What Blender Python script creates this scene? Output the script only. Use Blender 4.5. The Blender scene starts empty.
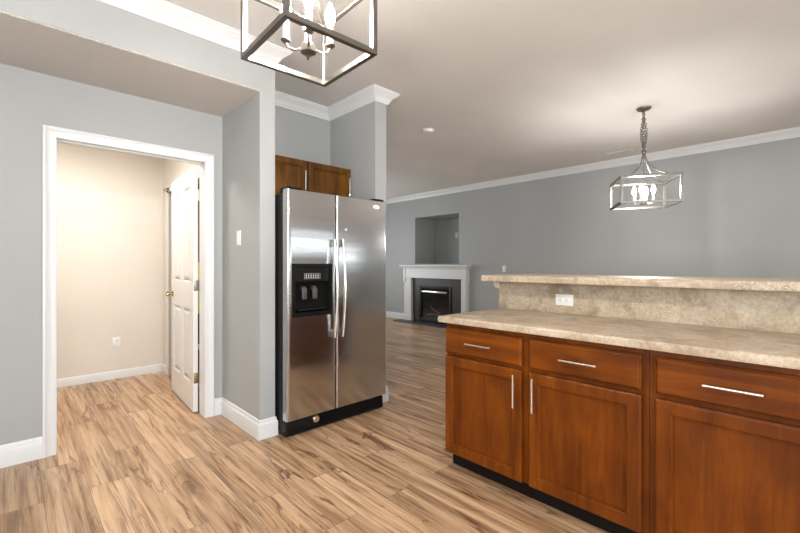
import bpy, bmesh, math, random
from mathutils import Vector, Matrix
random.seed(7)
PI = math.pi
SC = bpy.context.scene
COL = SC.collection

# ------------------------------------------------------------------ camera
F_PX = 409.5
cam_d = bpy.data.cameras.new('camera')
cam = bpy.data.objects.new('camera', cam_d)
COL.objects.link(cam)
cam_d.sensor_fit = 'HORIZONTAL'
cam_d.sensor_width = 36.0
cam_d.lens = 36.0 * F_PX / 800.0
cam_d.shift_y = -1.5 / 800.0
cam_d.clip_start = 0.02
cam_d.clip_end = 60
HD = math.radians(46.4)
cam.location = (0, 0, 1.25)
cam.rotation_euler = (PI / 2, 0, HD - PI / 2)
SC.camera = cam

# ------------------------------------------------------------------ world, light, exposure
world = bpy.data.worlds.new('world')
SC.world = world
world.use_nodes = True
bg = world.node_tree.nodes['Background']
bg.inputs[0].default_value = (0.85, 0.92, 1.0, 1)
bg.inputs[1].default_value = 1.0
SC.view_settings.view_transform = 'Standard'
SC.view_settings.look = 'None'
SC.view_settings.gamma = 1.0
SC.view_settings.use_curve_mapping = False
SC.view_settings.exposure = 0.35

BULB_NEAR = 720.0
BULB_FAR = 470.0
CEIL_E = 9.0


def area(name, loc, rot, sx, sy, power, color):
    d = bpy.data.lights.new(name, 'AREA')
    d.shape = 'RECTANGLE'
    d.size = sx
    d.size_y = sy
    d.energy = power
    d.color = color
    o = bpy.data.objects.new(name, d)
    o.location = loc
    o.rotation_euler = rot
    COL.objects.link(o)
    return o


# area lights added as fill, set in made-up window openings out of view
area('added_fill_kitchen', (0.0, -2.98, 1.45), (-PI / 2 + PI, 0, 0), 2.2, 1.5, 125, (0.93, 0.97, 1.0))
area('added_steel_band_light', (4.7, -2.98, 2.30), (PI / 2, 0, 0), 3.2, 0.22, 15, (0.93, 0.97, 1.0))  # thin strip added to lay a bright band in the steel doors
area('added_fill_west', (-2.48, 0.6, 1.5), (0, -PI / 2, 0), 1.3, 2.2, 42, (0.95, 0.98, 1.0))
area('added_fill_living', (4.4, 8.18, 1.5), (-PI / 2, 0, 0), 2.2, 1.5, 40, (0.95, 0.98, 1.0))

# ------------------------------------------------------------------ materials
def mat(name, color=(0.8, 0.8, 0.8), rough=0.5, metal=0.0, **kw):
    m = bpy.data.materials.new(name)
    m.use_nodes = True
    b = m.node_tree.nodes['Principled BSDF']
    b.inputs['Base Color'].default_value = (*color, 1)
    b.inputs['Roughness'].default_value = rough
    b.inputs['Metallic'].default_value = metal
    for k, v in kw.items():
        b.inputs[k.replace('_', ' ')].default_value = v
    return m


class N:
    """small node-graph helper"""
    def __init__(s, m):
        s.t = m.node_tree
        s.b = s.t.nodes['Principled BSDF']

    def n(s, typ, **kw):
        x = s.t.nodes.new(typ)
        for k, v in kw.items():
            if k in x.inputs and not hasattr(x, k):
                x.inputs[k].default_value = v
            else:
                setattr(x, k, v)
        return x

    def l(s, a, b):
        s.t.links.new(a, b)

    def obj(s, scale=(1, 1, 1), rot=(0, 0, 0), geom=True):
        mp = s.n('ShaderNodeMapping')
        if geom:
            s.l(s.n('ShaderNodeNewGeometry').outputs['Position'], mp.inputs['Vector'])
        else:
            s.l(s.n('ShaderNodeTexCoord').outputs['Object'], mp.inputs['Vector'])
        mp.inputs['Scale'].default_value = scale
        mp.inputs['Rotation'].default_value = rot
        return mp.outputs['Vector']

    def noise(s, vec, scale, detail=4, rough=0.55, dist=0.0):
        x = s.n('ShaderNodeTexNoise')
        s.l(vec, x.inputs['Vector'])
        x.inputs['Scale'].default_value = scale
        x.inputs['Detail'].default_value = detail
        x.inputs['Roughness'].default_value = rough
        x.inputs['Distortion'].default_value = dist
        return x.outputs['Fac']

    def ramp(s, fac, stops):
        r = s.n('ShaderNodeValToRGB')
        e = r.color_ramp.elements
        while len(e) < len(stops):
            e.new(0.5)
        for i, (p, c) in enumerate(stops):
            e[i].position = p
            e[i].color = (*c, 1) if len(c) == 3 else c
        s.l(fac, r.inputs['Fac'])
        return r.outputs['Color']

    def mix(s, fac, a, b, mode='MIX'):
        x = s.n('ShaderNodeMix')
        x.data_type = 'RGBA'
        x.blend_type = mode
        ins = [i for i in x.inputs if i.type == 'RGBA']
        for sock, v in ((x.inputs[0], fac), (ins[0], a), (ins[1], b)):
            if isinstance(v, (int, float)):
                sock.default_value = v
            elif isinstance(v, tuple):
                sock.default_value = (*v, 1)
            else:
                s.l(v, sock)
        return [o for o in x.outputs if o.type == 'RGBA'][0]

    def bump(s, h, strength, dist=0.002):
        x = s.n('ShaderNodeBump')
        x.inputs['Strength'].default_value = strength
        x.inputs['Distance'].default_value = dist
        s.l(h, x.inputs['Height'])
        s.l(x.outputs['Normal'], s.b.inputs['Normal'])


def painted(name, c, rough=0.6, scale=160, strength=0.12):
    m = mat(name, c, rough)
    g = N(m)
    v = g.obj()
    g.bump(g.noise(v, scale, 3), strength, 0.001)
    f = g.noise(v, 1.3, 2)
    k = g.ramp(f, [(0.3, tuple(x * 0.96 for x in c)), (0.7, tuple(min(1, x * 1.03) for x in c))])
    g.l(k, g.b.inputs['Base Color'])
    return m


M = {}
M['wall'] = painted('grey_wall_paint', (0.374, 0.388, 0.387))
M['cream'] = painted('cream_wall_paint', (0.72, 0.675, 0.61))
M['ceiling'] = painted('ceiling_paint', (0.72, 0.705, 0.685), 0.8, 240, 0.25)
M['trim'] = mat('white_trim_paint', (0.72, 0.735, 0.74), 0.35)
M['mantel'] = mat('white_mantel_paint', (0.70, 0.71, 0.71), 0.4)
M['door'] = mat('white_door_paint', (0.74, 0.73, 0.71), 0.35)
M['plastic'] = mat('white_plastic', (0.82, 0.82, 0.80), 0.3)
M['black'] = mat('black_plastic', (0.008, 0.008, 0.008), 0.25, Specular_IOR_Level=0.22)
M['blackmatte'] = mat('black_textured_metal', (0.014, 0.014, 0.014), 0.5, Specular_IOR_Level=0.3)
M['rubber'] = mat('dark_gasket', (0.03, 0.03, 0.03), 0.6)
M['greymark'] = mat('grey_print', (0.55, 0.55, 0.55), 0.5)
M['paddle'] = mat('dark_grey_paddle', (.07, .07, .075), .3)
M['nickel'] = mat('brushed_nickel', (0.21, 0.197, 0.178), 0.36, 1.0)
M['satin'] = mat('satin_chrome', (0.78, 0.77, 0.75), 0.22, 1.0)
M['brass'] = mat('brass', (0.42, 0.31, 0.12), 0.25, 1.0)
M['dullbrass'] = mat('dull_brass', (0.22, 0.16, 0.09), 0.4, 1.0)
M['slate'] = painted('dark_slate', (0.030, 0.030, 0.031), 0.4, 30, 0.5)
M['toe'] = mat('dark_toe_kick', (0.009, 0.006, 0.005), 0.6, Specular_IOR_Level=0.15)
M['kickwood'] = mat('dark_gap', (0.05, 0.02, 0.01), 0.5)
M['candle'] = mat('candle_sleeve', (0.85, 0.83, 0.78), 0.5)
M['glassdark'] = mat('fireplace_glass', (0.008, 0.008, 0.009), 0.08)
M['ember'] = mat('ceramic_log', (0.10, 0.08, 0.06), 0.8)
M['yellow'] = mat('yellow_cloth', (0.62, 0.50, 0.05), 0.7)
M['magenta'] = mat('magenta_card', (0.35, 0.02, 0.12), 0.5)
M['linen'] = mat('cream_cloth', (0.75, 0.66, 0.52), 0.8)
M['closet'] = painted('closet_shade_brown', (0.35, 0.22, 0.12))  # brown puts the closet's shade into its wall colour

# popcorn ceiling of the recess
m = mat('popcorn_texture', (0.78, 0.74, 0.70), 0.9)
g = N(m)
v = g.obj()
h = g.noise(v, 75, 4, 0.7)
g.bump(h, 1.0, 0.03)
M['popcorn'] = m

# plank floor: planks run along Y
m = mat('laminate_planks', (0.5, 0.35, 0.2), 0.34)
g = N(m)
pos = g.n('ShaderNodeNewGeometry').outputs['Position']
sep = g.n('ShaderNodeSeparateXYZ')
g.l(pos, sep.inputs[0])
cmb = g.n('ShaderNodeCombineXYZ')
g.l(sep.outputs['Y'], cmb.inputs['X'])
g.l(sep.outputs['X'], cmb.inputs['Y'])


def brick(c1, c2, mortar, seed_off):
    b = g.n('ShaderNodeTexBrick')
    b.offset = 0.37
    b.offset_frequency = 2
    mp = g.n('ShaderNodeMapping')
    g.l(cmb.outputs[0], mp.inputs['Vector'])
    mp.inputs['Location'].default_value = (0.35, 0.06, 0)
    g.l(mp.outputs[0], b.inputs['Vector'])
    b.inputs['Scale'].default_value = 1.0
    b.inputs['Brick Width'].default_value = 1.22
    b.inputs['Row Height'].default_value = 0.19
    b.inputs['Mortar Size'].default_value = 0.0012
    b.inputs['Mortar Smooth'].default_value = 0.0
    b.inputs['Bias'].default_value = 0.0
    b.inputs['Color1'].default_value = (*c1, 1)
    b.inputs['Color2'].default_value = (*c2, 1)
    b.inputs['Mortar'].default_value = (*mortar, 1)
    return b


bk = brick((0, 0, 0), (1, 1, 1), (0.5, 0.5, 0.5), 0)
sepb = g.n('ShaderNodeSeparateColor')
g.l(bk.outputs['Color'], sepb.inputs[0])
rnd = sepb.outputs[0]
# grain coordinate, shifted plank by plank
shift = g.n('ShaderNodeVectorMath')
shift.operation = 'MULTIPLY_ADD'
cr = g.n('ShaderNodeCombineXYZ')
for i in range(3):
    g.l(rnd, cr.inputs[i])
g.l(cr.outputs[0], shift.inputs[0])
shift.inputs[1].default_value = (13.0, 37.0, 5.0)
g.l(pos, shift.inputs[2])


def grain(sx, sy, scale, detail, rough, dist):
    mp = g.n('ShaderNodeMapping')
    g.l(shift.outputs[0], mp.inputs['Vector'])
    mp.inputs['Scale'].default_value = (sx, sy, 1)
    return g.noise(mp.outputs[0], scale, detail, rough, dist)


g1 = grain(13, 0.6, 1.0, 6, 0.6, 0.5)
g2 = grain(42, 1.5, 1.0, 5, 0.65, 0.4)
g3 = grain(7, 0.75, 1.0, 5, 0.55, 0.9)
g4 = grain(150, 5.0, 1.0, 2, 0.5, 0.2)
g5 = grain(3.0, 0.8, 1.0, 2, 0.5, 0.3)
base = g.ramp(g1, [(0.30, (0.290, 0.165, 0.085)), (0.42, (0.46, 0.285, 0.160)),
                   (0.52, (0.60, 0.400, 0.240)), (0.70, (0.73, 0.525, 0.350))])
tone = g.ramp(rnd, [(0.0, (0.80, 0.76, 0.72)), (0.5, (0.98, 0.96, 0.94)), (1.0, (1.14, 1.12, 1.1))])
base = g.mix(1.0, base, tone, 'MULTIPLY')
streak = g.ramp(g2, [(0.38, (0.36, 0.29, 0.24)), (0.50, (1, 1, 1)), (0.68, (1.12, 1.12, 1.12))])
base = g.mix(0.68, base, streak, 'MULTIPLY')
crack = g.ramp(g3, [(0.462, (1, 1, 1)), (0.480, (0.30, 0.21, 0.15)), (0.500, (0.78, 0.72, 0.66)), (0.56, (1, 1, 1))])
cmask = g.ramp(g5, [(0.42, (0, 0, 0)), (0.60, (0.95, 0.95, 0.95))])
base = g.mix(cmask, base, g.mix(1.0, base, crack, 'MULTIPLY'))
fine = g.ramp(g4, [(0.3, (0.78, 0.75, 0.72)), (0.6, (1, 1, 1))])
base = g.mix(0.7, base, fine, 'MULTIPLY')
base = g.mix(bk.outputs['Fac'], base, (0.16, 0.09, 0.05))
g.l(base, g.b.inputs['Base Color'])
rr = g.n('ShaderNodeMapRange')
g.l(g2, rr.inputs[0])
rr.inputs[3].default_value = 0.42
rr.inputs[4].default_value = 0.28
g.l(rr.outputs[0], g.b.inputs['Roughness'])
g.bump(g2, 0.12, 0.002)
M['floor'] = m

# stone-look laminate of the counters
m = mat('beige_stone', (0.5, 0.42, 0.32), 0.45)
g = N(m)
v = g.obj()
n1 = g.noise(v, 7, 6, 0.65, 0.8)
n2 = g.noise(v, 60, 4, 0.7)
n3 = g.noise(v, 17, 5, 0.6, 2.5)
b1 = g.ramp(n1, [(0.32, (0.32, 0.250, 0.180)), (0.5, (0.48, 0.388, 0.280)), (0.66, (0.58, 0.492, 0.385))])
b1 = g.mix(0.55, b1, g.ramp(n2, [(0.36, (0.66, 0.58, 0.50)), (0.52, (1.0, 0.98, 0.96)), (0.66, (1.12, 1.12, 1.12))]), 'MULTIPLY')
vein = g.ramp(n3, [(0.480, (0, 0, 0)), (0.497, (1, 1, 1)), (0.503, (1, 1, 1)), (0.520, (0, 0, 0))])
vm = g.ramp(g.noise(v, 4, 2, 0.5), [(0.45, (0, 0, 0)), (0.60, (0.95, 0.95, 0.95))])
b1 = g.mix(g.mix(1.0, vein, vm, 'MULTIPLY'), b1, (0.72, 0.66, 0.57))
g.l(b1, g.b.inputs['Base Color'])
M['stone'] = m


def wood(name, vertical=True, tones=((0.100, 0.022, 0.0010), (0.165, 0.041, 0.0015), (0.225, 0.063, 0.0025))):
    m = mat(name, (0.3, 0.08, 0.015), 0.38)
    g = N(m)
    sc = (9, 9, 1.2) if vertical else (9, 1.2, 9)
    v = g.obj(sc)
    n1 = g.noise(v, 1.6, 5, 0.6, 0.7)
    n2 = g.noise(g.obj((5, 5, 3)), 1.0, 3, 0.5)
    n3 = g.noise(g.obj((90, 90, 4) if vertical else (90, 4, 90)), 1.0, 2, 0.5)
    c = g.ramp(n1, [(0.3, tones[0]), (0.55, tones[1]), (0.75, tones[2])])
    c = g.mix(0.8, c, g.ramp(n2, [(0.35, (0.72, 0.66, 0.62)), (0.65, (1.22, 1.2, 1.15))]), 'MULTIPLY')
    c = g.mix(0.35, c, g.ramp(n3, [(0.35, (0.75, 0.7, 0.65)), (0.6, (1, 1, 1))]), 'MULTIPLY')
    g.l(c, g.b.inputs['Base Color'])
    g.b.inputs['Coat Weight'].default_value = 0.05
    g.b.inputs['Specular IOR Level'].default_value = 0.2
    g.b.inputs['Coat Roughness'].default_value = 0.2
    return m


M['wood'] = wood('cherry_stained_wood', True)
M['wood_upper'] = wood('browner_upper_wood', True, ((0.065, 0.024, 0.0020), (0.115, 0.046, 0.0042), (0.165, 0.072, 0.008)))  # island wood shader in darker, browner tones
M['woodh'] = wood('cherry_stained_wood_horizontal', False)

# stainless steel with a horizontal brush
m = mat('stainless_steel', (0.53, 0.535, 0.54), 0.22, 1.0)
g = N(m)
br = g.noise(g.obj((1.5, 1.5, 420)), 1.0, 2, 0.5)
wv = g.noise(g.obj((0.7, 0.7, 7.5)), 1.0, 2, 0.4)
add = g.n('ShaderNodeMath')
add.operation = 'MULTIPLY_ADD'
g.l(wv, add.inputs[0])
add.inputs[1].default_value = 34.0
g.l(br, add.inputs[2])
g.bump(add.outputs[0], 0.22, 0.0004)
rr = g.n('ShaderNodeMapRange')
g.l(br, rr.inputs[0])
rr.inputs[3].default_value = 0.15
rr.inputs[4].default_value = 0.25
g.l(rr.outputs[0], g.b.inputs['Roughness'])
M['steel'] = m


def emis(name, c, s):
    m = mat(name, (0.9, 0.9, 0.9), 0.5)
    b = m.node_tree.nodes['Principled BSDF']
    b.inputs['Emission Color'].default_value = (*c, 1)
    b.inputs['Emission Strength'].default_value = s
    return m


M['bulb_near'] = emis('lit_bulb_near', (1.0, 0.94, 0.87), BULB_NEAR)
M['bulb_far'] = emis('lit_bulb_far', (1.0, 0.95, 0.89), BULB_FAR)
M['diffuser'] = emis('added_fill_diffuser', (1.0, 0.95, 0.88), CEIL_E)  # glow of the added kitchen fill lamp
M['diffuser_hall'] = emis('lit_hall_diffuser', (1.0, 0.94, 0.87), 38.0)

# ------------------------------------------------------------------ mesh helpers
WO = {}


def box(bm, x0, x1, y0, y1, z0, z1, bev=0.0, seg=2):
    mt = Matrix.Translation(((x0 + x1) / 2, (y0 + y1) / 2, (z0 + z1) / 2)) @ \
        Matrix.Diagonal((abs(x1 - x0), abs(y1 - y0), abs(z1 - z0), 1))
    r = bmesh.ops.create_cube(bm, size=1.0, matrix=mt)
    if bev > 0:
        es = list({e for v in r['verts'] for e in v.link_edges})
        bmesh.ops.bevel(bm, geom=es, offset=bev, segments=seg, affect='EDGES', profile=0.5)


def B(*a, **k):
    bm = bmesh.new()
    box(bm, *a, **k)
    return bm


def boxes(lst, bev=0.0):
    bm = bmesh.new()
    for b in lst:
        box(bm, *b, bev=bev)
    return bm


def tube(bm, pts, r, seg=10, cap=True, flat=1.0, taper=None):
    """round (or flattened) bar through points"""
    pts = [Vector(p) for p in pts]
    rings = []
    up0 = None
    for i, p in enumerate(pts):
        if i == 0:
            t = pts[1] - p
        elif i == len(pts) - 1:
            t = p - pts[-2]
        else:
            t = (pts[i + 1] - pts[i - 1])
        t.normalize()
        ref = Vector((0, 0, 1)) if abs(t.z) < 0.9 else Vector((1, 0, 0))
        if up0 is not None:
            u = (up0 - t * up0.dot(t)).normalized()
        else:
            u = t.cross(ref).normalized()
        up0 = u
        w = t.cross(u).normalized()
        rr = r if taper is None else r * taper[i]
        rings.append([bm.verts.new(p + (u * math.cos(a) * rr + w * math.sin(a) * rr * flat))
                      for a in [2 * PI * k / seg for k in range(seg)]])
    for a, b in zip(rings, rings[1:]):
        for k in range(seg):
            bm.faces.new((a[k], a[(k + 1) % seg], b[(k + 1) % seg], b[k]))
    if cap:
        bm.faces.new(rings[0][::-1])
        bm.faces.new(rings[-1])


def lathe(bm, prof, center=(0, 0, 0), seg=20, axis='Z'):
    c = Vector(center)
    rings = []
    for r, h in prof:
        ring = []
        for k in range(seg):
            a = 2 * PI * k / seg
            p = Vector((r * math.cos(a), r * math.sin(a), h))
            if axis == 'X':
                p = Vector((p.z, p.x, p.y))
            elif axis == 'Y':
                p = Vector((p.x, p.z, p.y))
            ring.append(bm.verts.new(c + p))
        rings.append(ring)
    for a, b in zip(rings, rings[1:]):
        for k in range(seg):
            bm.faces.new((a[k], a[(k + 1) % seg], b[(k + 1) % seg], b[k]))
    bm.faces.new(rings[0][::-1])
    bm.faces.new(rings[-1])


def torus(bm, c, R, r, ax1, ax2, sx=1.0, seg=14, rs=6):
    c = Vector(c)
    ax1 = Vector(ax1).normalized()
    ax2 = Vector(ax2).normalized()
    nn = ax1.cross(ax2).normalized()
    rings = []
    for i in range(seg):
        a = 2 * PI * i / seg
        d = ax1 * math.cos(a) + ax2 * math.sin(a)
        p = c + ax1 * math.cos(a) * R + ax2 * math.sin(a) * R * sx
        rings.append([bm.verts.new(p + d * r * math.cos(b) + nn * r * math.sin(b))
                      for b in [2 * PI * k / rs for k in range(rs)]])
    for i in range(seg):
        A, Bq = rings[i], rings[(i + 1) % seg]
        for k in range(rs):
            bm.faces.new((A[k], A[(k + 1) % rs], Bq[(k + 1) % rs], Bq[k]))


def loft(bm, rings, fn, back=True, closefront=True):
    """nested rectangles (a0,a1,z0,z1,depth) -> stepped front; fn maps (a, depth, z) to xyz"""
    R = []
    for a0, a1, z0, z1, d in rings:
        R.append([bm.verts.new(fn(*q)) for q in ((a0, d, z0), (a1, d, z0), (a1, d, z1), (a0, d, z1))])
    for p, q in zip(R, R[1:]):
        for k in range(4):
            bm.faces.new((p[k], p[(k + 1) % 4], q[(k + 1) % 4], q[k]))
    if back:
        bm.faces.new(R[0][::-1])
    if closefront:
        bm.faces.new(R[-1])


def sweep(path, prof, closed=False):
    """profile (distance into room, z) along a wall path with the room on its right"""
    bm = bmesh.new()
    n = len(path)
    P = [Vector((x, y)) for x, y in path]
    rings = []
    for i in range(n):
        dirs = []
        if i > 0 or closed:
            dirs.append((P[i] - P[i - 1]).normalized())
        if i < n - 1 or closed:
            dirs.append((P[(i + 1) % n] - P[i]).normalized())
        nr = [Vector((d.y, -d.x)) for d in dirs]
        if len(nr) == 1:
            off = nr[0]
        else:
            s = nr[0] + nr[1]
            off = s / (1 + nr[0].dot(nr[1]))
        rings.append([bm.verts.new((P[i].x + off.x * d, P[i].y + off.y * d, z)) for d, z in prof])
    k = len(prof)
    for i in range(n if closed else n - 1):
        a, b = rings[i], rings[(i + 1) % n]
        for j in range(k):
            bm.faces.new((a[j], a[(j + 1) % k], b[(j + 1) % k], b[j]))
    if not closed:
        bm.faces.new(rings[0][::-1])
        bm.faces.new(rings[-1])
    return bm


def smooth_mesh(me, ang=35):
    for p in me.polygons:
        p.use_smooth = True
    try:
        me.set_sharp_from_angle(angle=math.radians(ang))
    except Exception:
        pass


def obj(name, bm, m, parent=None, label=None, smooth=True):
    bmesh.ops.recalc_face_normals(bm, faces=bm.faces)
    xs = [v.co for v in bm.verts]
    lo = Vector((min(v.x for v in xs), min(v.y for v in xs), min(v.z for v in xs)))
    hi = Vector((max(v.x for v in xs), max(v.y for v in xs), max(v.z for v in xs)))
    c = (lo + hi) / 2
    bmesh.ops.translate(bm, verts=bm.verts, vec=-c)
    me = bpy.data.meshes.new(name)
    bm.to_mesh(me)
    bm.free()
    if smooth:
        smooth_mesh(me)
    me.materials.append(M[m] if isinstance(m, str) else m)
    o = bpy.data.objects.new(name, me)
    COL.objects.link(o)
    pw = WO.get(parent, Vector((0, 0, 0))) if parent else Vector((0, 0, 0))
    o.location = c - pw
    WO[o] = c.copy()
    if parent:
        o.parent = parent
    if label:
        o['label'] = label
    return o


def thing(name, label, cat, loc=(0, 0, 0), group=None):
    o = bpy.data.objects.new(name, None)
    o.empty_display_size = 0.1
    COL.objects.link(o)
    o.location = loc
    WO[o] = Vector(loc)
    o['label'] = label
    o['category'] = cat
    if group:
        o['group'] = group
    return o


def tag(o, label, cat, group=None):
    o['label'] = label
    o['category'] = cat
    if group:
        o['group'] = group
    return o


def struct(name, bm, m, parent=None, label=None):
    o = obj(name, bm, m, parent)
    if parent is None:
        o['kind'] = 'structure'
    if label:
        o['label'] = label
    return o


# ------------------------------------------------------------------ the setting
CEIL = 2.82
XW, YS, XE, YN = -2.5, -3.0, 6.58, 8.2
YF = 2.816       # front plane of the recess and of the wall ends
YD = 3.53        # wall with the doorway, and back of the fridge alcove
SX0, SX1 = 1.295, 1.412
RX0, RX1 = 2.376, 2.507
NZ = 2.495

struct('floor', B(XW - .1, XE + .8, YS - .1, YN + .1, -0.1, 0.0), 'floor')
struct('ceiling', B(XW - .1, XE + .1, YS - .1, YN + .1, CEIL, CEIL + 0.1), 'ceiling')
struct('ceiling_recess', B(XW, SX0, YF + .002, YD, NZ, NZ + 0.01), 'popcorn')
struct('wall_header', B(XW, SX0, YF, YD + .12, NZ + 0.01, CEIL), 'wall')
struct('wall_stub', B(SX0, SX1, YF, YD, 0, CEIL), 'wall')
struct('wall_alcove_side', B(RX0, RX1, YF, YD, 0, CEIL), 'wall')
OX0, OX1, OZ = 0.205, 1.172, 2.105
struct('wall_doorway', boxes([
    (XW, OX0, YD, YD + .118, 0, NZ + .01), (OX1, SX0, YD, YD + .118, 0, NZ + .01),
    (OX0, OX1, YD, YD + .118, OZ, NZ + .01), (SX0, RX1, YD, YD + .118, 0, CEIL)]), 'wall')
struct('wall_living_left', B(RX0, RX1, YD + .118, YN, 0, CEIL), 'wall')
# south, west and north walls, with window openings added for the fill lights
def wall_with_hole(name, axis, c0, c1, a0, a1, holes, mname='wall', top=CEIL):
    L = []
    cur = a0
    for h0, h1, z0, z1 in sorted(holes):
        L.append((cur, h0, 0, top))
        L.append((h0, h1, 0, z0))
        L.append((h0, h1, z1, top))
        cur = h1
    L.append((cur, a1, 0, top))
    L = [b for b in L if b[1] - b[0] > 1e-4 and b[3] - b[2] > 1e-4]
    bm = bmesh.new()
    for p0, p1, z0, z1 in L:
        if axis == 'X':
            box(bm, c0, c1, p0, p1, z0, z1)
        else:
            box(bm, p0, p1, c0, c1, z0, z1)
    return struct(name, bm, mname)


wall_with_hole('wall_south', 'Y', YS - .12, YS, XW, XE, [(-1.1, 1.1, .7, 2.2), (3.1, 6.3, 2.18, 2.42)])  # high narrow opening shaped for the band in the steel
wall_with_hole('wall_west', 'X', XW - .12, XW, YS, YD, [(-.5, 1.7, .85, 2.15)])
wall_with_hole('wall_north', 'Y', YN, YN + .12, RX1, XE, [(3.3, 5.5, .75, 2.25)])
# far wall with the niche above the fireplace
NY0, NY1, NZ0, NZ1 = 5.18, 6.42, 1.275, 2.305
wall_with_hole('wall_far', 'X', XE, XE + .12, YS, YN, [(NY0, NY1, NZ0, NZ1)])
ND = 7.25
struct('wall_niche', boxes([
    (ND, ND + .02, NY0 - .02, NY1 + .02, NZ0 - .02, NZ1 + .02),
    (XE + .12, ND, NY1, NY1 + .02, NZ0 - .02, NZ1 + .02),
    (XE + .12, ND, NY0 - .02, NY0, NZ0 - .02, NZ1 + .02),
    (XE + .12, ND, NY0, NY1, NZ1, NZ1 + .02),
    (XE + .12, ND, NY0, NY1, NZ0 - .02, NZ0)]), 'wall')

# hall room behind the doorway
HX0, HX1, HY1 = -1.3, 1.31, 5.43
hz = NZ
struct('wall_hall_back', B(HX0, 2.30, HY1, HY1 + .1, 0, hz), 'cream')
struct('wall_hall_left', B(HX0 - .1, HX0, YD + .118, HY1 + .1, 0, hz), 'cream')
CY0, CY1 = 3.92, 5.17
struct('wall_hall_right', boxes([(HX1, HX1 + .1, CY1, HY1, 0, hz), (HX1, HX1 + .1, YD + .14, CY0, 0, hz),
                                 (HX1, HX1 + .1, CY0, CY1, 2.09, hz)]), 'cream')
struct('wall_hall_front', boxes([(HX0, OX0 - .0, YD + .118, YD + .14, 0, hz), (OX1, HX1 + .1, YD + .118, YD + .14, 0, hz),
                                 (OX0, OX1, YD + .118, YD + .14, OZ, hz)]), 'cream')
struct('ceiling_hall', B(HX0 - .1, 2.32, YD + .118, HY1 + .1, hz, hz + .05), 'ceiling')
struct('wall_closet', boxes([(2.05, 2.10, YD + .14, HY1, 0, hz), (HX1 + .1, 2.05, CY1 + .05, CY1 + .1, 0, hz),
                             (HX1 + .1, 2.05, YD + .14, YD + .16, 0, hz)]), 'closet')

# crown moulding round the whole room
cp = [(0.0, 2.722), (0.012, 2.722), (0.016, 2.734), (0.022, 2.738), (0.026, 2.748), (0.036, 2.764),
      (0.052, 2.778), (0.068, 2.788), (0.074, 2.796), (0.080, 2.799), (0.084, 2.808), (0.092, 2.812),
      (0.092, 2.8195), (0.0, 2.8195)]
crown_path = [(XW, YF), (SX1, YF), (SX1, YD), (RX0, YD), (RX0, YF), (RX1, YF), (RX1, YN), (XE, YN), (XE, YS), (XW, YS)]
struct('trim_1', sweep(crown_path, cp, closed=True), 'trim', label='white crown moulding around the ceiling')
# baseboards
bp = [(0, 0.0), (0.016, 0.0), (0.016, 0.098), (0.014, 0.108), (0.009, 0.114), (0.009, 0.122), (0.005, 0.136), (0, 0.138)]
bpb = [(0, 0.0), (0.014, 0.0), (0.014, 0.07), (0.010, 0.082), (0, 0.088)]
struct('baseboard_left', sweep([(XW, YD), (0.153, YD)], bp), 'trim')
struct('baseboard_recess', sweep([(1.226, YD), (SX0, YD), (SX0, YF), (SX1, YF), (SX1, YF + .06)], bp), 'trim')
struct('baseboard_living', sweep([(RX0, YF + .02), (RX0, YF), (RX1, YF), (RX1, YN), (XE, YN), (XE, 6.70)], bp), 'trim')
struct('baseboard_far', sweep([(XE, 4.90), (XE, YS), (XW, YS), (XW, YD)], bp), 'trim')
struct('baseboard_hall', sweep([(HX0, YD + .14), (HX0, HY1), (HX1, HY1), (HX1, 5.242)], bpb), 'trim')

# door casing: flat stock with a raised outer bead, mitred, swept round the opening
def casing(name, pts, fn, label):
    prof = [(0.0, 0.0), (0.0, 0.011), (0.010, 0.014), (0.020, 0.012), (0.048, 0.015), (0.056, 0.021), (0.066, 0.021), (0.070, 0.018), (0.070, 0.0)]
    # pts in the (a, z) plane, offset outwards from the opening
    bm = bmesh.new()
    P = [Vector(p) for p in pts]
    rings = []
    for i in range(len(P)):
        ds = []
        if i > 0:
            ds.append((P[i] - P[i - 1]).normalized())
        if i < len(P) - 1:
            ds.append((P[i + 1] - P[i]).normalized())
        nr = [Vector((-d.y, d.x)) for d in ds]
        off = nr[0] if len(nr) == 1 else (nr[0] + nr[1]) / (1 + nr[0].dot(nr[1]))
        rings.append([bm.verts.new(fn(P[i].x + off.x * w, t, P[i].y + off.y * w)) for w, t in prof])
    k = len(prof)
    for a, b in zip(rings, rings[1:]):
        for j in range(k):
            bm.faces.new((a[j], a[(j + 1) % k], b[(j + 1) % k], b[j]))
    bm.faces.new(rings[0][::-1])
    bm.faces.new(rings[-1])
    return struct(name, bm, 'trim', label=label)


casing('trim_2', [(0.222, 0), (0.222, 2.09), (1.153, 2.09), (1.153, 0)],
       lambda a, t, z: (a, YD - t, z), 'white moulded casing around the doorway')
# jambs and stop of the doorway
struct('trim_3', boxes([(OX0, 0.218, YD, YD + .14, 0, 2.095), (1.157, OX1, YD, YD + .14, 0, 2.095),
                        (OX0, OX1, YD, YD + .14, 2.095, OZ),
                        (0.218, 0.228, YD + .05, YD + .10, 0, 2.095), (0.228, 1.150, YD + .05, YD + .10, 2.085, 2.095)]), 'trim')
casing('trim_4', [(CY0 + .015, 0), (CY0 + .015, 2.075), (CY1 - .005, 2.075), (CY1 - .005, 0)],
       lambda a, t, z: (HX1 - t, a, z), 'white casing around the closet opening')

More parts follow.
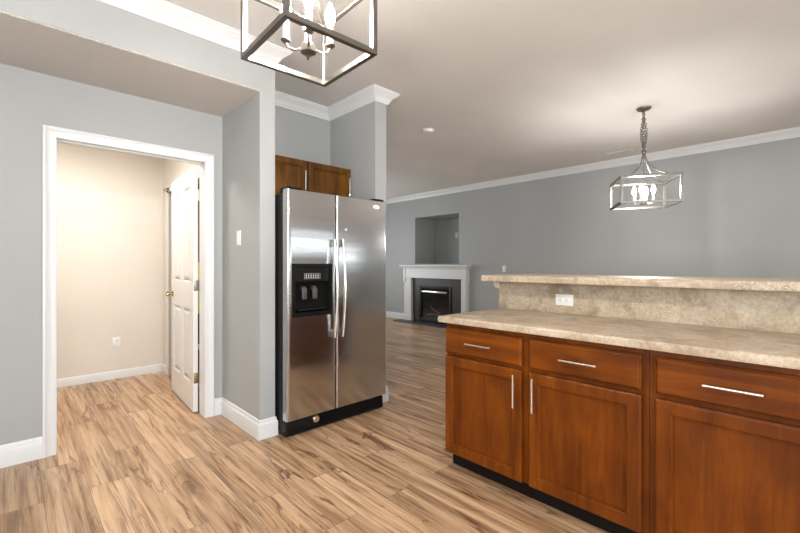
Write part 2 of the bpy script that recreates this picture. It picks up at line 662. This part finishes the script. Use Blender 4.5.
# the open white door (hinged on the right, swung into the hall)
def make_door():
    d = thing('door_1', 'open white four-panel door', 'door')
    del d['category']
    del d['label']
    d['kind'] = 'structure'
    W, H, T = 0.845, 2.055, 0.036
    st = 0.115
    bm = bmesh.new()
    cuts = [(0.23, 0.86), (1.09, 1.93)]
    cols = [(st, W / 2 - .05), (W / 2 + .05, W - st)]
    box(bm, -T / 2 + .008, T / 2 - .008, .01, W - .01, .01, H - .01)
    for y0, y1 in ((0, st), (W / 2 - .05, W / 2 + .05), (W - st, W)):
        box(bm, -T / 2, T / 2, y0, y1, 0, H)
    zr = [(0, .23), (.86, 1.09), (1.93, H)]
    for z0, z1 in zr:
        for y0, y1 in cols:
            box(bm, -T / 2, T / 2, y0, y1, z0, z1)
    for z0, z1 in cuts:
        for y0, y1 in cols:
            for s in (-1, 1):
                f = lambda a, dd, z, s=s: (s * dd, a, z)
                e = T / 2
                loft(bm, [(y0, y1, z0, z1, e - .001), (y0 + .012, y1 - .012, z0 + .012, z1 - .012, e - .008),
                          (y0 + .03, y1 - .03, z0 + .03, z1 - .03, e - .008),
                          (y0 + .05, y1 - .05, z0 + .05, z1 - .05, e - .0015)], f, back=False)
    leaf = obj('door_leaf', bm, 'door', d, smooth=False)
    for s in (-1, 1):
        bm = bmesh.new()
        prof = [(0.028, 0.0), (0.028, 0.006), (0.011, 0.012), (0.009, 0.028), (0.016, 0.035), (0.022, 0.044), (0.021, 0.054), (0.013, 0.061), (0.003, 0.062)]
        lathe(bm, [(r, s * (T / 2 + h)) for r, h in prof], (0, W - .065, 0.955), 18, 'X')
        obj('door_knob', bm, 'brass', d, 'round brass door knob' if s < 0 else None)
    bm = B(-.011, .011, W - .001, W + .002, 0.92, 0.99)
    obj('latch_plate', bm, 'brass', d)
    for z, mm, lb in ((1.83, 'plastic', 'hinge painted white'), (1.065, 'nickel', 'bare steel hinge'), (0.284, 'dullbrass', 'brass-coloured hinge')):
        bm = bmesh.new()
        box(bm, -.014, .030, -.0028, -.0002, z - .045, z + .045, bev=.0008)
        tube(bm, [(.026, -.006, z - .048), (.026, -.006, z + .048)], .006, 10)
        obj('hinge', bm, mm, d, lb)
    d.location = (1.133, 3.69, 0.012)
    d.rotation_euler = (0, 0, -math.radians(3.6))
    return d


make_door()

# ------------------------------------------------------------------ small wall fittings
def plate(kind, loc, normal, label, cat, horizontal=False, group=None):
    """kind: outlet / switch; built facing -Y then turned"""
    t = thing('wall_outlet' if kind == 'outlet' else 'light_switch', label, cat, group=group)
    w, h = (0.115, 0.072) if horizontal else (0.072, 0.115)
    bm = B(-w / 2, w / 2, -.006, 0, -h / 2, h / 2, bev=.002)
    p = obj('cover_plate', bm, 'plastic', t)
    if kind == 'outlet':
        for s in (-1, 1):
            cx, cz = (s * .02, 0) if horizontal else (0, s * .02)
            bm = B(cx - .014, cx + .014, -.009, -.005, cz - .014, cz + .014, bev=.004)
            sk = obj('socket', bm, 'plastic', t)
            bm = bmesh.new()
            if horizontal:
                box(bm, cx - .003, cx + .004, -.0096, -.0088, cz - .0075, cz - .0050)
                box(bm, cx - .003, cx + .004, -.0096, -.0088, cz + .0050, cz + .0075)
                box(bm, cx - .010, cx - .006, -.0096, -.0088, cz - .002, cz + .002)
            else:
                box(bm, cx - .0075, cx - .0050, -.0096, -.0088, cz - .003, cz + .004)
                box(bm, cx + .0050, cx + .0075, -.0096, -.0088, cz - .003, cz + .004)
                box(bm, cx - .002, cx + .002, -.0096, -.0088, cz - .010, cz - .006)
            obj('slot', bm, 'rubber', sk)
    else:
        obj('rocker', B(-.016, .016, -.010, -.005, -.033, .033, bev=.003), 'plastic', t)
    t.location = loc
    t.rotation_euler = (0, 0, {'-Y': 0, '-X': -PI / 2, '+X': PI / 2}[normal])
    return t


plate('switch', (SX0, 3.182, 1.461), '-X', 'white rocker light switch on the side wall of the recess', 'switch')
plate('outlet', (0.85, HY1, 0.40), '-Y', 'white outlet low on the cream wall beyond the doorway', 'outlet')
plate('outlet', (2.586, 1.179, 1.025), '-X', 'white sideways outlet in the stone backsplash under the bar', 'outlet', True)
plate('outlet', (XE, 4.13, 1.18), '-X', 'white outlet on the far grey wall right of the fireplace', 'outlet')
plate('switch', (ND, 5.77, 1.92), '-X', 'small white plate inside the niche above the fireplace', 'outlet')

t = thing('catch_bracket', 'small dark brass catch at top of the closet casing', 'bracket', (HX1 - .02, 5.14, 2.10))
bm = bmesh.new()
box(bm, HX1 - .026, HX1 - .021, 5.12, 5.16, 2.06, 2.12)
obj('base_plate', bm, 'dullbrass', t)
bm = bmesh.new()
tube(bm, [(HX1 - .024, 5.14, 2.11), (HX1 - .07, 5.14, 2.09), (HX1 - .024, 5.14, 2.07)], .006, 8)
obj('catch_arm', bm, 'dullbrass', t)

# closet contents glimpsed through the hinge gap
tag(obj('closet_shelf', B(HX1 + .1, 2.05, 4.55, 5.22, 0.36, 0.38), 'linen'), 'cream shelf in the closet, seen through the door gap', 'shelf')
bm = bmesh.new()
box(bm, 1.44, 1.80, 4.70, 5.10, 0.0, 0.33, bev=.01)
tag(obj('storage_box', bm, 'magenta'), 'magenta storage box standing on the closet floor', 'box')
t = thing('canvas_bag', 'yellow bag with black base on the closet shelf', 'bag', (1.6, 4.9, .38))
bm = bmesh.new()
lathe(bm, [(.17, .72), (.19, .80), (.18, 1.0), (.15, 1.2), (.10, 1.27), (.02, 1.29)], (1.60, 4.9, 0), 14)
obj('bag_body', bm, 'yellow', t)
bm = bmesh.new()
lathe(bm, [(.15, .38), (.17, .42), (.17, .72)], (1.60, 4.9, 0), 14)
obj('bag_base', bm, 'blackmatte', t)

# ------------------------------------------------------------------ refrigerator
FX0, FX1, FY = 1.434, 2.370, 2.67
GAPX = 1.855
FZ0, FZ1 = 0.122, 1.80
fr = thing('refrigerator', 'stainless steel side-by-side refrigerator standing in the wall alcove', 'refrigerator', ((FX0 + FX1) / 2, 3.0, 0))
obj('cabinet_body', boxes([(FX0 + .004, FX1 - .004, 2.752, 3.45, 0.03, 1.775)], bev=.006), 'blackmatte', fr, 'black cabinet sides')
obj('gasket', boxes([(FX0 + .014, GAPX - .012, 2.738, 2.752, FZ0 + .012, FZ1 - .02), (GAPX + .012, FX1 - .014, 2.738, 2.752, FZ0 + .012, FZ1 - .02)]), 'rubber', fr)


def fdoor(name, x0, x1, hole=None):
    f = lambda a, d, z: (a, FY + d, z)
    R = [(x0, x1, FZ0, FZ1, 0.068), (x0, x1, FZ0, FZ1, 0.022)]
    rad = 0.020
    for k in range(1, 7):
        a = k / 6 * PI / 2
        i = rad * (1 - math.cos(a)) * 0.9
        R.append((x0 + i, x1 - i, FZ0 + i * .35, FZ1 - i * .35, rad * (1 - math.sin(a)) + .001))
    if hole:
        h0, h1, g0, g1 = hole
        R.append((h0, h1, g0, g1, 0.001))
        R.append((h0, h1, g0, g1, 0.060))
    bm = bmesh.new()
    loft(bm, R, f)
    return obj(name, bm, 'steel', fr)


DX0, DX1, DZ0, DZ1 = 1.470, 1.812, 0.872, 1.257
fd = fdoor('freezer_door', FX0, GAPX - .003, (DX0, DX1, DZ0, DZ1))
rd = fdoor('fridge_door', GAPX + .003, FX1 + .012)


def handle(x, par, s):
    bm = bmesh.new()
    pts, tp = [], []
    for i in range(17):
        k = i / 16
        z = 0.69 + k * 0.76
        y = FY - .030 - .032 * math.sin(PI * k)
        pts.append((x + s * .0 * k, y, z))
    tube(bm, pts, 0.0125, 12, flat=0.8)
    obj_h = obj('door_handle', bm, 'satin', par)
    for z in (0.72, 1.42):
        bm = B(x - .011, x + .011, FY - .036, FY + .002, z - .028, z + .028, bev=.005)
        obj('handle_mount', bm, 'nickel', obj_h)


handle(1.817, fd, -1)
handle(1.893, rd, 1)
# dispenser
fy = lambda a, d, z: (a, FY + d, z)
bm = bmesh.new()
loft(bm, [(DX0 - .003, DX1 + .003, DZ0 - .003, DZ1 + .003, .0008), (DX0 - .003, DX1 + .003, DZ0 - .003, DZ1 + .003, -.004),
          (DX0 + .022, DX1 - .022, DZ0 + .03, DZ1 - .020, -.004), (DX0 + .022, DX1 - .022, DZ0 + .03, DZ1 - .020, .010),
          (DX0 + .03, DX1 - .03, DZ0 + .04, DZ1 - .14, .055)], fy, back=False)
dsp = obj('dispenser', bm, 'black', fd, 'black ice and water dispenser')
bm = bmesh.new()
loft(bm, [(DX0 + .024, DX1 - .024, 1.125, 1.235, .03), (DX0 + .024, DX1 - .024, 1.125, 1.235, .002),
          (DX0 + .028, DX1 - .028, 1.128, 1.231, -.001)], fy)
cpn = obj('control_panel', bm, 'black', fd)
bm = bmesh.new()
cx0, cx1 = DX0 + .10, DX0 + .235
box(bm, cx0, cx1, FY - .0018, FY - .0009, 1.186, 1.1875)
box(bm, cx0, cx1, FY - .0018, FY - .0009, 1.147, 1.1485)
box(bm, cx0, cx0 + .0015, FY - .0018, FY - .0009, 1.147, 1.1875)
box(bm, cx1 - .0015, cx1, FY - .0018, FY - .0009, 1.147, 1.1875)
for i in range(6):
    x = cx0 + .008 + i * .0205
    box(bm, x, x + .013, FY - .0019, FY - .0009, 1.154, 1.160)
    box(bm, x + .003, x + .011, FY - .0019, FY - .0009, 1.164, 1.180)
obj('control_icons', bm, 'greymark', cpn, 'small white printed buttons')
for x in (DX0 + .11, DX0 + .20):
    bm = bmesh.new()
    box(bm, x - .02, x + .02, FY + .012, FY + .022, .995, 1.075, bev=.004)
    box(bm, x - .014, x + .014, FY + .02, FY + .056, 1.06, 1.09)
    obj('paddle', bm, 'paddle', fd)
bm = bmesh.new()
box(bm, DX0 + .05, DX1 - .05, FY - .002, FY + .045, DZ0 + .04, DZ0 + .055, bev=.003)
for i in range(9):
    x = DX0 + .06 + i * .023
    box(bm, x, x + .010, FY - .001, FY + .04, DZ0 + .055, DZ0 + .058)
obj('drip_tray', bm, 'black', fd)
# badge and lock dot
def oval(cx, cz, rx, rz, y0, y1, n=24):
    bm = bmesh.new()
    a = [bm.verts.new((cx + rx * math.cos(2 * PI * k / n), y0, cz + rz * math.sin(2 * PI * k / n))) for k in range(n)]
    b = [bm.verts.new((cx + rx * math.cos(2 * PI * k / n), y1, cz + rz * math.sin(2 * PI * k / n))) for k in range(n)]
    for k in range(n):
        bm.faces.new((a[k], a[(k + 1) % n], b[(k + 1) % n], b[k]))
    bm.faces.new(a)
    bm.faces.new(b[::-1])
    return bm


bd = obj('badge', oval(2.262, 1.744, .036, .018, FY - .003, FY + .002), 'plastic', rd, 'white oval badge')
bm = bmesh.new()
torus(bm, (2.258, FY - .0034, 1.745), .012, .0016, (1, 0, .3), (-.3, 0, 1), .6)
tube(bm, [(2.244, FY - .0034, 1.741), (2.262, FY - .0034, 1.738), (2.284, FY - .0034, 1.743)], .0015, 6)
obj('badge_swirl', bm, 'greymark', bd)
bm = oval(1.944, 1.535, .008, .008, FY - .002, FY + .002)
torus(bm, (1.944, FY - .001, 1.535), .011, .0018, (1, 0, 0), (0, 0, 1))
obj('round_emblem', bm, 'satin', rd)
# hinge covers
for x0, x1 in ((FX0 + .01, FX0 + .12), (FX1 - .12, FX1 - .01)):
    obj('hinge_cover', B(x0, x1, FY + .012, FY + .13, 1.776, 1.818, bev=.006), 'black', fr)
# base grille
bm = bmesh.new()
box(bm, FX0 + .004, FX1 - .004, 2.715, 2.75, 0.006, 0.112, bev=.004)
for i in range(6):
    z = 0.026 + i * .013
    box(bm, FX0 + .30, FX1 - .03, 2.703, 2.716, z, z + .006)
box(bm, FX0 + .004, FX0 + .05, 2.70, 2.72, .006, .108, bev=.006)
box(bm, FX1 - .03, FX1 - .004, 2.70, 2.72, .006, .108, bev=.006)
box(bm, FX0 + .05, FX1 - .03, 2.70, 2.72, .006, .024, bev=.003)
bgm = obj('base_grille', bm, 'black', fr, 'black slatted base grille')
bm = bmesh.new()
lathe(bm, [(.027, 0), (.027, -.018), (.022, -.024), (.004, -.025)], (1.69, 2.715, .078), 20, 'Y')
obj('filter_cap', bm, 'satin', bgm, 'round silver filter cap')
for x0 in (FX0 + .01, FX1 - .05):
    for y0 in (2.74, 3.36):
        obj('roller_foot', B(x0, x0 + .04, y0, y0 + .06, 0, .03), 'rubber', fr)

# ------------------------------------------------------------------ cabinetry
def shaker(a0, a1, z0, z1, fn, fw=.06, th=.023):
    bm = bmesh.new()
    R = [(a0, a1, z0, z1, 0), (a0, a1, z0, z1, th - .005), (a0 + .005, a1 - .005, z0 + .005, z1 - .005, th - .001),
         (a0 + .008, a1 - .008, z0 + .008, z1 - .008, th)]
    s = fw - .008
    R += [(a0 + s, a1 - s, z0 + s, z1 - s, th), (a0 + s + .003, a1 - s - .003, z0 + s + .003, z1 - s - .003, th - .005),
          (a0 + s + .010, a1 - s - .010, z0 + s + .010, z1 - s - .010, th - .0065),
          (a0 + s + .012, a1 - s - .012, z0 + s + .012, z1 - s - .012, th - .016)]
    loft(bm, R, fn)
    return bm


def slab(a0, a1, z0, z1, fn, th=.023):
    bm = bmesh.new()
    R = [(a0, a1, z0, z1, 0), (a0, a1, z0, z1, th - .010), (a0 + .004, a1 - .004, z0 + .004, z1 - .004, th - .008),
         (a0 + .008, a1 - .008, z0 + .008, z1 - .008, th - .002), (a0 + .011, a1 - .011, z0 + .011, z1 - .011, th)]
    loft(bm, R, fn)
    return bm


def pull(par, p0, p1, out, name='pull_handle'):
    p0, p1, out = Vector(p0), Vector(p1), Vector(out)
    bm = bmesh.new()
    d = (p1 - p0)
    tube(bm, [p0 + out, p1 + out], .0058, 12)
    for k in (.2, .8):
        q = p0 + d * k
        tube(bm, [q - out * .05, q + out], .0042, 8)
    return obj(name, bm, 'satin', par)


IX = 1.967      # face frame plane of the island cabinets
IB = 2.598      # back of the cabinets
fx = lambda a, d, z: (IX - d, a, z)


def island(y0, y1, dy0, dy1, label, pull_side, vertical=True):
    """y0<y1 unit, dy0/dy1 the drawer and door width"""
    c = thing('base_cabinet', label, 'cabinet', ((IX + IB) / 2, (y0 + y1) / 2, 0), group=None)
    bm = bmesh.new()
    g_ = .0008
    t_ = .018
    box(bm, IX + .006, IB, y0 + g_, y0 + t_, .10, .898)
    box(bm, IX + .006, IB, y1 - t_, y1 - g_, .10, .898)
    box(bm, IX + .006, IB, y0 + t_, y1 - t_, .10, .118)
    box(bm, IB - .012, IB, y0 + t_, y1 - t_, .118, .898)
    box(bm, IX + .006, IB, y0 + t_, y1 - t_, .885, .898)
    obj('carcass', bm, 'wood', c, smooth=False)
    bm = bmesh.new()
    e = -.004
    box(bm, IX - e, IX + .018, y0 + g_, dy0 + .014, .10, .898)
    box(bm, IX - e, IX + .018, dy1 - .014, y1 - g_, .10, .898)
    for z0, z1 in ((.10, .13), (.69, .715), (.855, .898)):
        box(bm, IX - e, IX + .018, dy0 + .014, dy1 - .014, z0, z1)
    obj('face_frame', bm, 'wood', c, smooth=False)
    obj('toe_kick', B(IX + .06, IX + .078, y0 + g_, y1 - g_, 0, .10), 'toe', c, 'black recessed toe kick')
    f2 = lambda a, d, z: (IX + .004 - d, a, z)
    dr = obj('drawer', slab(dy0, dy1, .714, .868, f2, .029), 'woodh', c, smooth=False)
    m_ = (dy0 + dy1) / 2
    pull(dr, (IX - .022, m_ - .088, .79), (IX - .022, m_ + .088, .79), (-.03, 0, 0))
    dd = obj('cabinet_door', shaker(dy0, dy1, .104, .694, f2, th=.029), 'wood', c, smooth=False)
    yy = dy0 + .032 if pull_side == 'low' else dy1 - .032
    pull(dd, (IX - .022, yy, .497), (IX - .022, yy, .672), (-.03, 0, 0))
    return c


island(1.093, 1.644, 1.120, 1.638, 'brown island cabinet at the far end of the counter, door pull at its right', 'low')
island(0.530, 1.093, 0.556, 1.076, 'middle brown island cabinet, with the door pull at its left', 'high')
island(-0.03, 0.530, -0.005, 0.503, 'nearest brown island cabinet, cut off by the right edge of the photo', 'low')
island(-0.59, -0.03, -0.565, -0.055, 'island cabinet beyond the right edge of the photo', 'low')

# worktop with a rounded front edge
def slabtop(x0, x1, y0, y1, z0, z1, r=.012):
    bm = B(x0, x1, y0, y1, z0, z1)
    es = [e for e in bm.edges if abs(e.verts[0].co.z - e.verts[1].co.z) < 1e-5 and e.verts[0].co.z > (z0 + z1) / 2]
    bmesh.ops.bevel(bm, geom=es, offset=r, segments=5, affect='EDGES', profile=.5)
    es = [e for e in bm.edges if abs(e.verts[0].co.z - z0) < 1e-5 and abs(e.verts[1].co.z - z0) < 1e-5]
    bmesh.ops.bevel(bm, geom=es, offset=.004, segments=2, affect='EDGES', profile=.5)
    return bm


tag(obj('countertop', slabtop(1.915, 2.600, -.60, 1.672, .898, .937), 'stone'), 'beige stone-look countertop on the island cabinets', 'countertop')
struct('wall_bar', B(2.602, 2.715, -.60, 1.664, 0, 1.135), 'wall')
tag(obj('backsplash', B(2.586, 2.602, -.60, 1.668, .937, 1.135, bev=.0015), 'stone'), 'beige stone backsplash between worktop and raised bar', 'backsplash')
tag(obj('bar_top', slabtop(2.42, 2.98, -.62, 1.705, 1.136, 1.179), 'stone'), 'raised beige stone bar top above the backsplash', 'bar top')
bm = bmesh.new()
pts = [(2.586, 1.135), (2.545, 1.135), (2.545, 1.125), (2.556, 1.118), (2.560, 1.098), (2.572, 1.088), (2.574, 1.084), (2.586, 1.080)]
a = [bm.verts.new((x, 1.668, z)) for x, z in pts]
b = [bm.verts.new((x, 1.690, z)) for x, z in pts]
for k in range(len(pts)):
    bm.faces.new((a[k], a[(k + 1) % len(pts)], b[(k + 1) % len(pts)], b[k]))
bm.faces.new(a)
bm.faces.new(b[::-1])
box(bm, 2.586, 2.73, 1.664, 1.690, 1.080, 1.135)
tag(obj('bar_trim', bm, 'linen'), 'small moulded trim under the free end of the bar top', 'trim')

# cabinet over the refrigerator
UY = 3.18
uc = thing('wall_cabinet', 'brown wall cabinet above the refrigerator', 'cabinet', ((SX1 + RX0) / 2, 3.35, 1.82))
UX0, UX1, UZ0, UZ1 = SX1 + .002, RX0 - .002, 1.83, 2.168
obj('carcass', B(UX0, UX1, UY + .02, YD - .001, UZ0, UZ1), 'wood_upper', uc, smooth=False)
obj('face_frame', boxes([(UX0, UX1, UY + .002, UY + .02, UZ1 - .03, UZ1), (UX0, UX1, UY + .002, UY + .02, UZ0, UZ0 + .03),
                         (UX0, UX0 + .03, UY + .002, UY + .02, UZ0 + .03, UZ1 - .03), (UX1 - .03, UX1, UY + .002, UY + .02, UZ0 + .03, UZ1 - .03),
                         (1.876, 1.916, UY + .002, UY + .02, UZ0 + .03, UZ1 - .03)]), 'wood_upper', uc, smooth=False)
fu = lambda a, d, z: (a, UY + .002 - d, z)
for x0, x1, px in ((UX0 + .012, 1.886, 1.886 - .03), (1.906, UX1 - .014, UX1 - .044)):
    d_ = obj('cabinet_door', shaker(x0, x1, UZ0 + .012, UZ1 - .012, fu, .05), 'wood_upper', uc, smooth=False)
    pull(d_, (px, UY - .018, UZ0 + .07), (px, UY - .018, UZ0 + .24), (0, -.028, 0))

# ------------------------------------------------------------------ fireplace
fp = thing('fireplace', 'white fireplace mantel with dark slate surround on the far wall', 'fireplace', (6.4, 5.75, 0))
LY0, LY1, SY0, SY1 = 5.05, 6.448, 4.93, 6.67
LX = 6.48
for y0, y1 in ((SY0, LY0), (LY1, SY1)):
    bm = bmesh.new()
    box(bm, LX, XE, y0, y1, 0, .965, bev=.003)
    box(bm, LX - .012, XE, y0 - .01, y1 + .01, 0, .13, bev=.003)
    f = lambda a, d, z: (LX - d, a, z)
    loft(bm, [(y0 + .03, y1 - .03, .18, .92, -.004), (y0 + .03, y1 - .03, .18, .92, .005), (y0 + .05, y1 - .05, .20, .90, .001)], f)
    obj('pilaster', bm, 'mantel', fp, smooth=False)
bm = bmesh.new()
box(bm, LX - .01, XE, SY0, SY1, .965, 1.165, bev=.003)
box(bm, LX - .022, XE, SY0 - .01, SY1 + .01, .965, .99, bev=.004)
box(bm, LX - .02, XE, SY0 - .012, SY0 + .05, .88, 1.165, bev=.004)
box(bm, LX - .02, XE, SY1 - .05, SY1 + .012, .88, 1.165, bev=.004)
obj('frieze', bm, 'mantel', fp, smooth=False)
bm = bmesh.new()
for i, (e, z0, z1) in enumerate(((.0, 1.165, 1.18), (.012, 1.18, 1.192), (.026, 1.192, 1.204), (.042, 1.204, 1.218))):
    box(bm, LX - .02 - e, XE, SY0 - .015 - e, SY1 + .015 + e, z0, z1, bev=.003)
box(bm, LX - .095, XE, SY0 - .085, SY1 + .07, 1.218, 1.250, bev=.006)
obj('mantel_shelf', bm, 'mantel', fp, smooth=False)
obj('slate_surround', boxes([(6.545, XE, LY0, 5.34, 0, .965), (6.545, XE, 6.25, LY1, 0, .965), (6.545, XE, 5.34, 6.25, .80, .965)]), 'slate', fp, 'dark slate surround', smooth=False)
bm = bmesh.new()
for b_ in ((6.53, XE, 5.34, 5.40, .02, .80), (6.53, XE, 6.19, 6.25, .02, .80), (6.53, XE, 5.40, 6.19, .74, .80), (6.53, XE, 5.40, 6.19, .02, .10)):
    box(bm, *b_, bev=.004)
fb = obj('firebox', bm, 'blackmatte', fp, 'black firebox frame')
obj('glass_front', B(6.560, 6.568, 5.40, 6.19, .10, .74), 'glassdark', fb, 'dark glass front')
bm = bmesh.new()
box(bm, 6.505, 6.532, 5.44, 6.15, .655, .690, bev=.006)
obj('firebox_bar', bm, 'satin', fb, 'silver bar across the firebox')  # plain silver bar in front of the firebox frame
bm = bmesh.new()
tube(bm, [(6.556, 5.55, .16), (6.556, 5.8, .20), (6.556, 6.05, .17)], .02, 8)
tube(bm, [(6.555, 5.65, .22), (6.555, 5.85, .30), (6.555, 5.92, .36)], .015, 8)
obj('gas_log', bm, 'ember', fb)
obj('hearth', B(6.22, 6.478, 4.86, 6.76, 0.0, .018, bev=.003), 'slate', fp, 'low dark hearth slab', smooth=False)

# ------------------------------------------------------------------ ceiling fittings
t = thing('smoke_detector', 'round white smoke detector on the ceiling beside the wall end', 'smoke detector', (3.52, 3.22, CEIL))
bm = bmesh.new()
lathe(bm, [(.066, CEIL), (.066, CEIL - .012), (.055, CEIL - .03), (.02, CEIL - .036), (.004, CEIL - .036)], (3.52, 3.22, 0), 28)
obj('housing', bm, 'plastic', t)
bm = bmesh.new()
torus(bm, (3.52, 3.22, CEIL - .033), .03, .002, (1, 0, 0), (0, 1, 0), 1, 20)
obj('vent_ring', bm, 'greymark', t)
t = thing('ceiling_vent', 'narrow slotted air vent in the ceiling beside the pendant', 'vent', (6.14, 2.02, CEIL))
bm = boxes([(6.08, 6.20, 1.86, 1.875, CEIL - .008, CEIL), (6.08, 6.20, 2.165, 2.18, CEIL - .008, CEIL),
            (6.08, 6.095, 1.875, 2.165, CEIL - .008, CEIL), (6.185, 6.20, 1.875, 2.165, CEIL - .008, CEIL), (6.095, 6.185, 2.01, 2.03, CEIL - .008, CEIL)])
obj('frame', bm, 'ceiling', t)
bm = bmesh.new()
for k in range(5):
    x = 6.10 + k * .018
    box(bm, x, x + .008, 1.875, 2.165, CEIL - .007, CEIL - .001)
obj('slat', bm, 'greymark', t)
obj('backing', B(6.095, 6.185, 1.875, 2.165, CEIL - .0015, CEIL - .0005), 'rubber', t)


def pendant(loc, rot, W, H, zb, label, bulbm, zhub, b=.0095):
    """square open lantern; local origin on the floor below its centre, cage bottom at zb"""
    t = thing('pendant_lantern', label, 'pendant light')
    zt = zb + H
    h = W / 2
    bm = bmesh.new()
    for z in (zb, zt):
        zz = z + (b if z == zb else -b)
        for s in (-1, 1):
            box(bm, -h, h, s * (h - b) - b, s * (h - b) + b, zz - b, zz + b)
            box(bm, s * (h - b) - b, s * (h - b) + b, -h + 2 * b, h - 2 * b, zz - b, zz + b)
    for sx in (-1, 1):
        for sy in (-1, 1):
            cx, cy = sx * (h - b), sy * (h - b)
            box(bm, cx - b, cx + b, cy - b, cy + b, zb + 2 * b, zt - 2 * b)
    bmesh.ops.bevel(bm, geom=bm.edges[:], offset=.0012, segments=1, affect='EDGES')
    obj('cage', bm, 'nickel', t, smooth=False)
    for sx in (-1, 1):
        for sy in (-1, 1):
            bm = bmesh.new()
            pts = []
            for i in range(13):
                k = i / 12
                a = k * PI / 2
                rr = .012 + ((h - b) * math.sqrt(2) - .012) * (1 - math.cos(a))
                z = zhub - (zhub - zt + .004) * math.sin(a)
                pts.append((sx * rr * .7071, sy * rr * .7071, z))
            tube(bm, pts, .0055, 8)
            obj('curved_arm', bm, 'nickel', t)
    bm = bmesh.new()
    lathe(bm, [(.006, zhub - .02), (.020, zhub - .012), (.024, zhub), (.018, zhub + .012), (.006, zhub + .020)], (0, 0, 0), 14)
    tube(bm, [(0, 0, zhub), (0, 0, zb + .04)], .005, 8)
    obj('stem', bm, 'nickel', t)
    # hub and candle arms
    zh = zb + .012
    bm = bmesh.new()
    lathe(bm, [(.018, zh), (.027, zh + .004), (.027, zh + .028), (.020, zh + .034), (.006, zh + .05)], (0, 0, 0), 20)
    cl = obj('light_cluster', bm, 'nickel', t)
    R = min(.085, W * .22)
    for k in range(4):
        a = PI / 4 + k * PI / 2 + .3
        ca, sa = math.cos(a), math.sin(a)
        bm = bmesh.new()
        pts = [(ca * .02, sa * .02, zh + .018), (ca * R * .6, sa * R * .6, zh + .008), (ca * R * .9, sa * R * .9, zh + .014), (ca * R, sa * R, zh + .032)]
        tube(bm, pts, .0042, 8)
        lathe(bm, [(.010, zh + .030), (.017, zh + .036), (.017, zh + .040), (.011, zh + .044)], (ca * R, sa * R, 0), 14)
        obj('candle_arm', bm, 'nickel', t)
        bm = bmesh.new()
        lathe(bm, [(.011, zh + .040), (.011, zh + .105), (.007, zh + .107)], (ca * R, sa * R, 0), 14)
        obj('candle_sleeve', bm, 'candle', t)
        bm = bmesh.new()
        z0 = zh + .107
        lathe(bm, [(.006, z0), (.012, z0 + .010), (.017, z0 + .028), (.0165, z0 + .045), (.010, z0 + .066), (.003, z0 + .082)], (ca * R, sa * R, 0), 10)
        obj('bulb', bm, bulbm, t, 'lit flame-shaped bulb')
    # canopy and chain
    bm = bmesh.new()
    lathe(bm, [(.066, CEIL - .0005), (.066, CEIL - .006), (.058, CEIL - .020), (.020, CEIL - .030), (.008, CEIL - .045), (.003, CEIL - .046)], (0, 0, 0), 24)
    obj('canopy', bm, 'nickel', t)
    bm = bmesh.new()
    z = zhub + .03
    i = 0
    while z < CEIL - .045:
        ax = (1, 0, 0) if i % 2 == 0 else (0, 1, 0)
        torus(bm, (0, 0, z), .011, .003, ax, (0, 0, 1), 1.7, 12, 6)
        z += .0265
        i += 1
    n = max(3, i)
    # spare chain hanging doubled beside the main run, and the cord woven through it
    span = CEIL - .04 - (zhub + .03)
    for s, ph, amp in ((1, -.75, .046), (-1, -.9, .034)):
        m_ = int(span / .022)
        for j in range(m_):
            k = j / max(1, m_ - 1)
            zz = zhub + .03 + k * span
            off = amp * math.sin(PI * min(1, k * 1.15)) + .003 * math.sin(9 * k + ph)
            torus(bm, (s * off * math.cos(ph), s * off * math.sin(ph), zz), .0115, .0032, (math.cos(j * 1.7), math.sin(j * 1.7), 0), (0, 0, 1), 1.6, 10, 5)
    obj('chain', bm, 'nickel', t, 'nickel chain with a doubled slack run')
    t.location = loc
    t.rotation_euler = (0, 0, rot)
    return t


pendant((4.590, 1.285, 0), math.radians(29.4), .525, .275, 1.838, 'square nickel pendant lantern hanging beyond the raised bar', 'bulb_far', 2.385, .0118)
pendant((.7615, 1.268, 0), math.radians(-2), .347, .25, 1.982, 'square nickel pendant lantern cut off by the top edge of the photo', 'bulb_near', 2.50)

# ceiling lamps out of view; the kitchen one is added as fill
def flush(x, y, z, r, mm, label):
    t = thing('ceiling_light', label, 'ceiling light', (x, y, z))
    bm = bmesh.new()
    lathe(bm, [(r + .015, z), (r + .015, z - .03), (r, z - .03)], (x, y, 0), 32)
    obj('rim', bm, 'nickel', t)
    bm = bmesh.new()
    lathe(bm, [(r, z - .028), (r * .97, z - .05), (r * .8, z - .075), (r * .4, z - .09), (.01, z - .093)], (x, y, 0), 24)
    obj('diffuser', bm, mm, t)


flush(.3, -1.1, CEIL, .20, 'diffuser', 'added round fill light on the kitchen ceiling behind the viewer')
flush(.35, 4.35, NZ, .26, 'diffuser_hall', 'round flush ceiling light in the hall beyond the doorway')
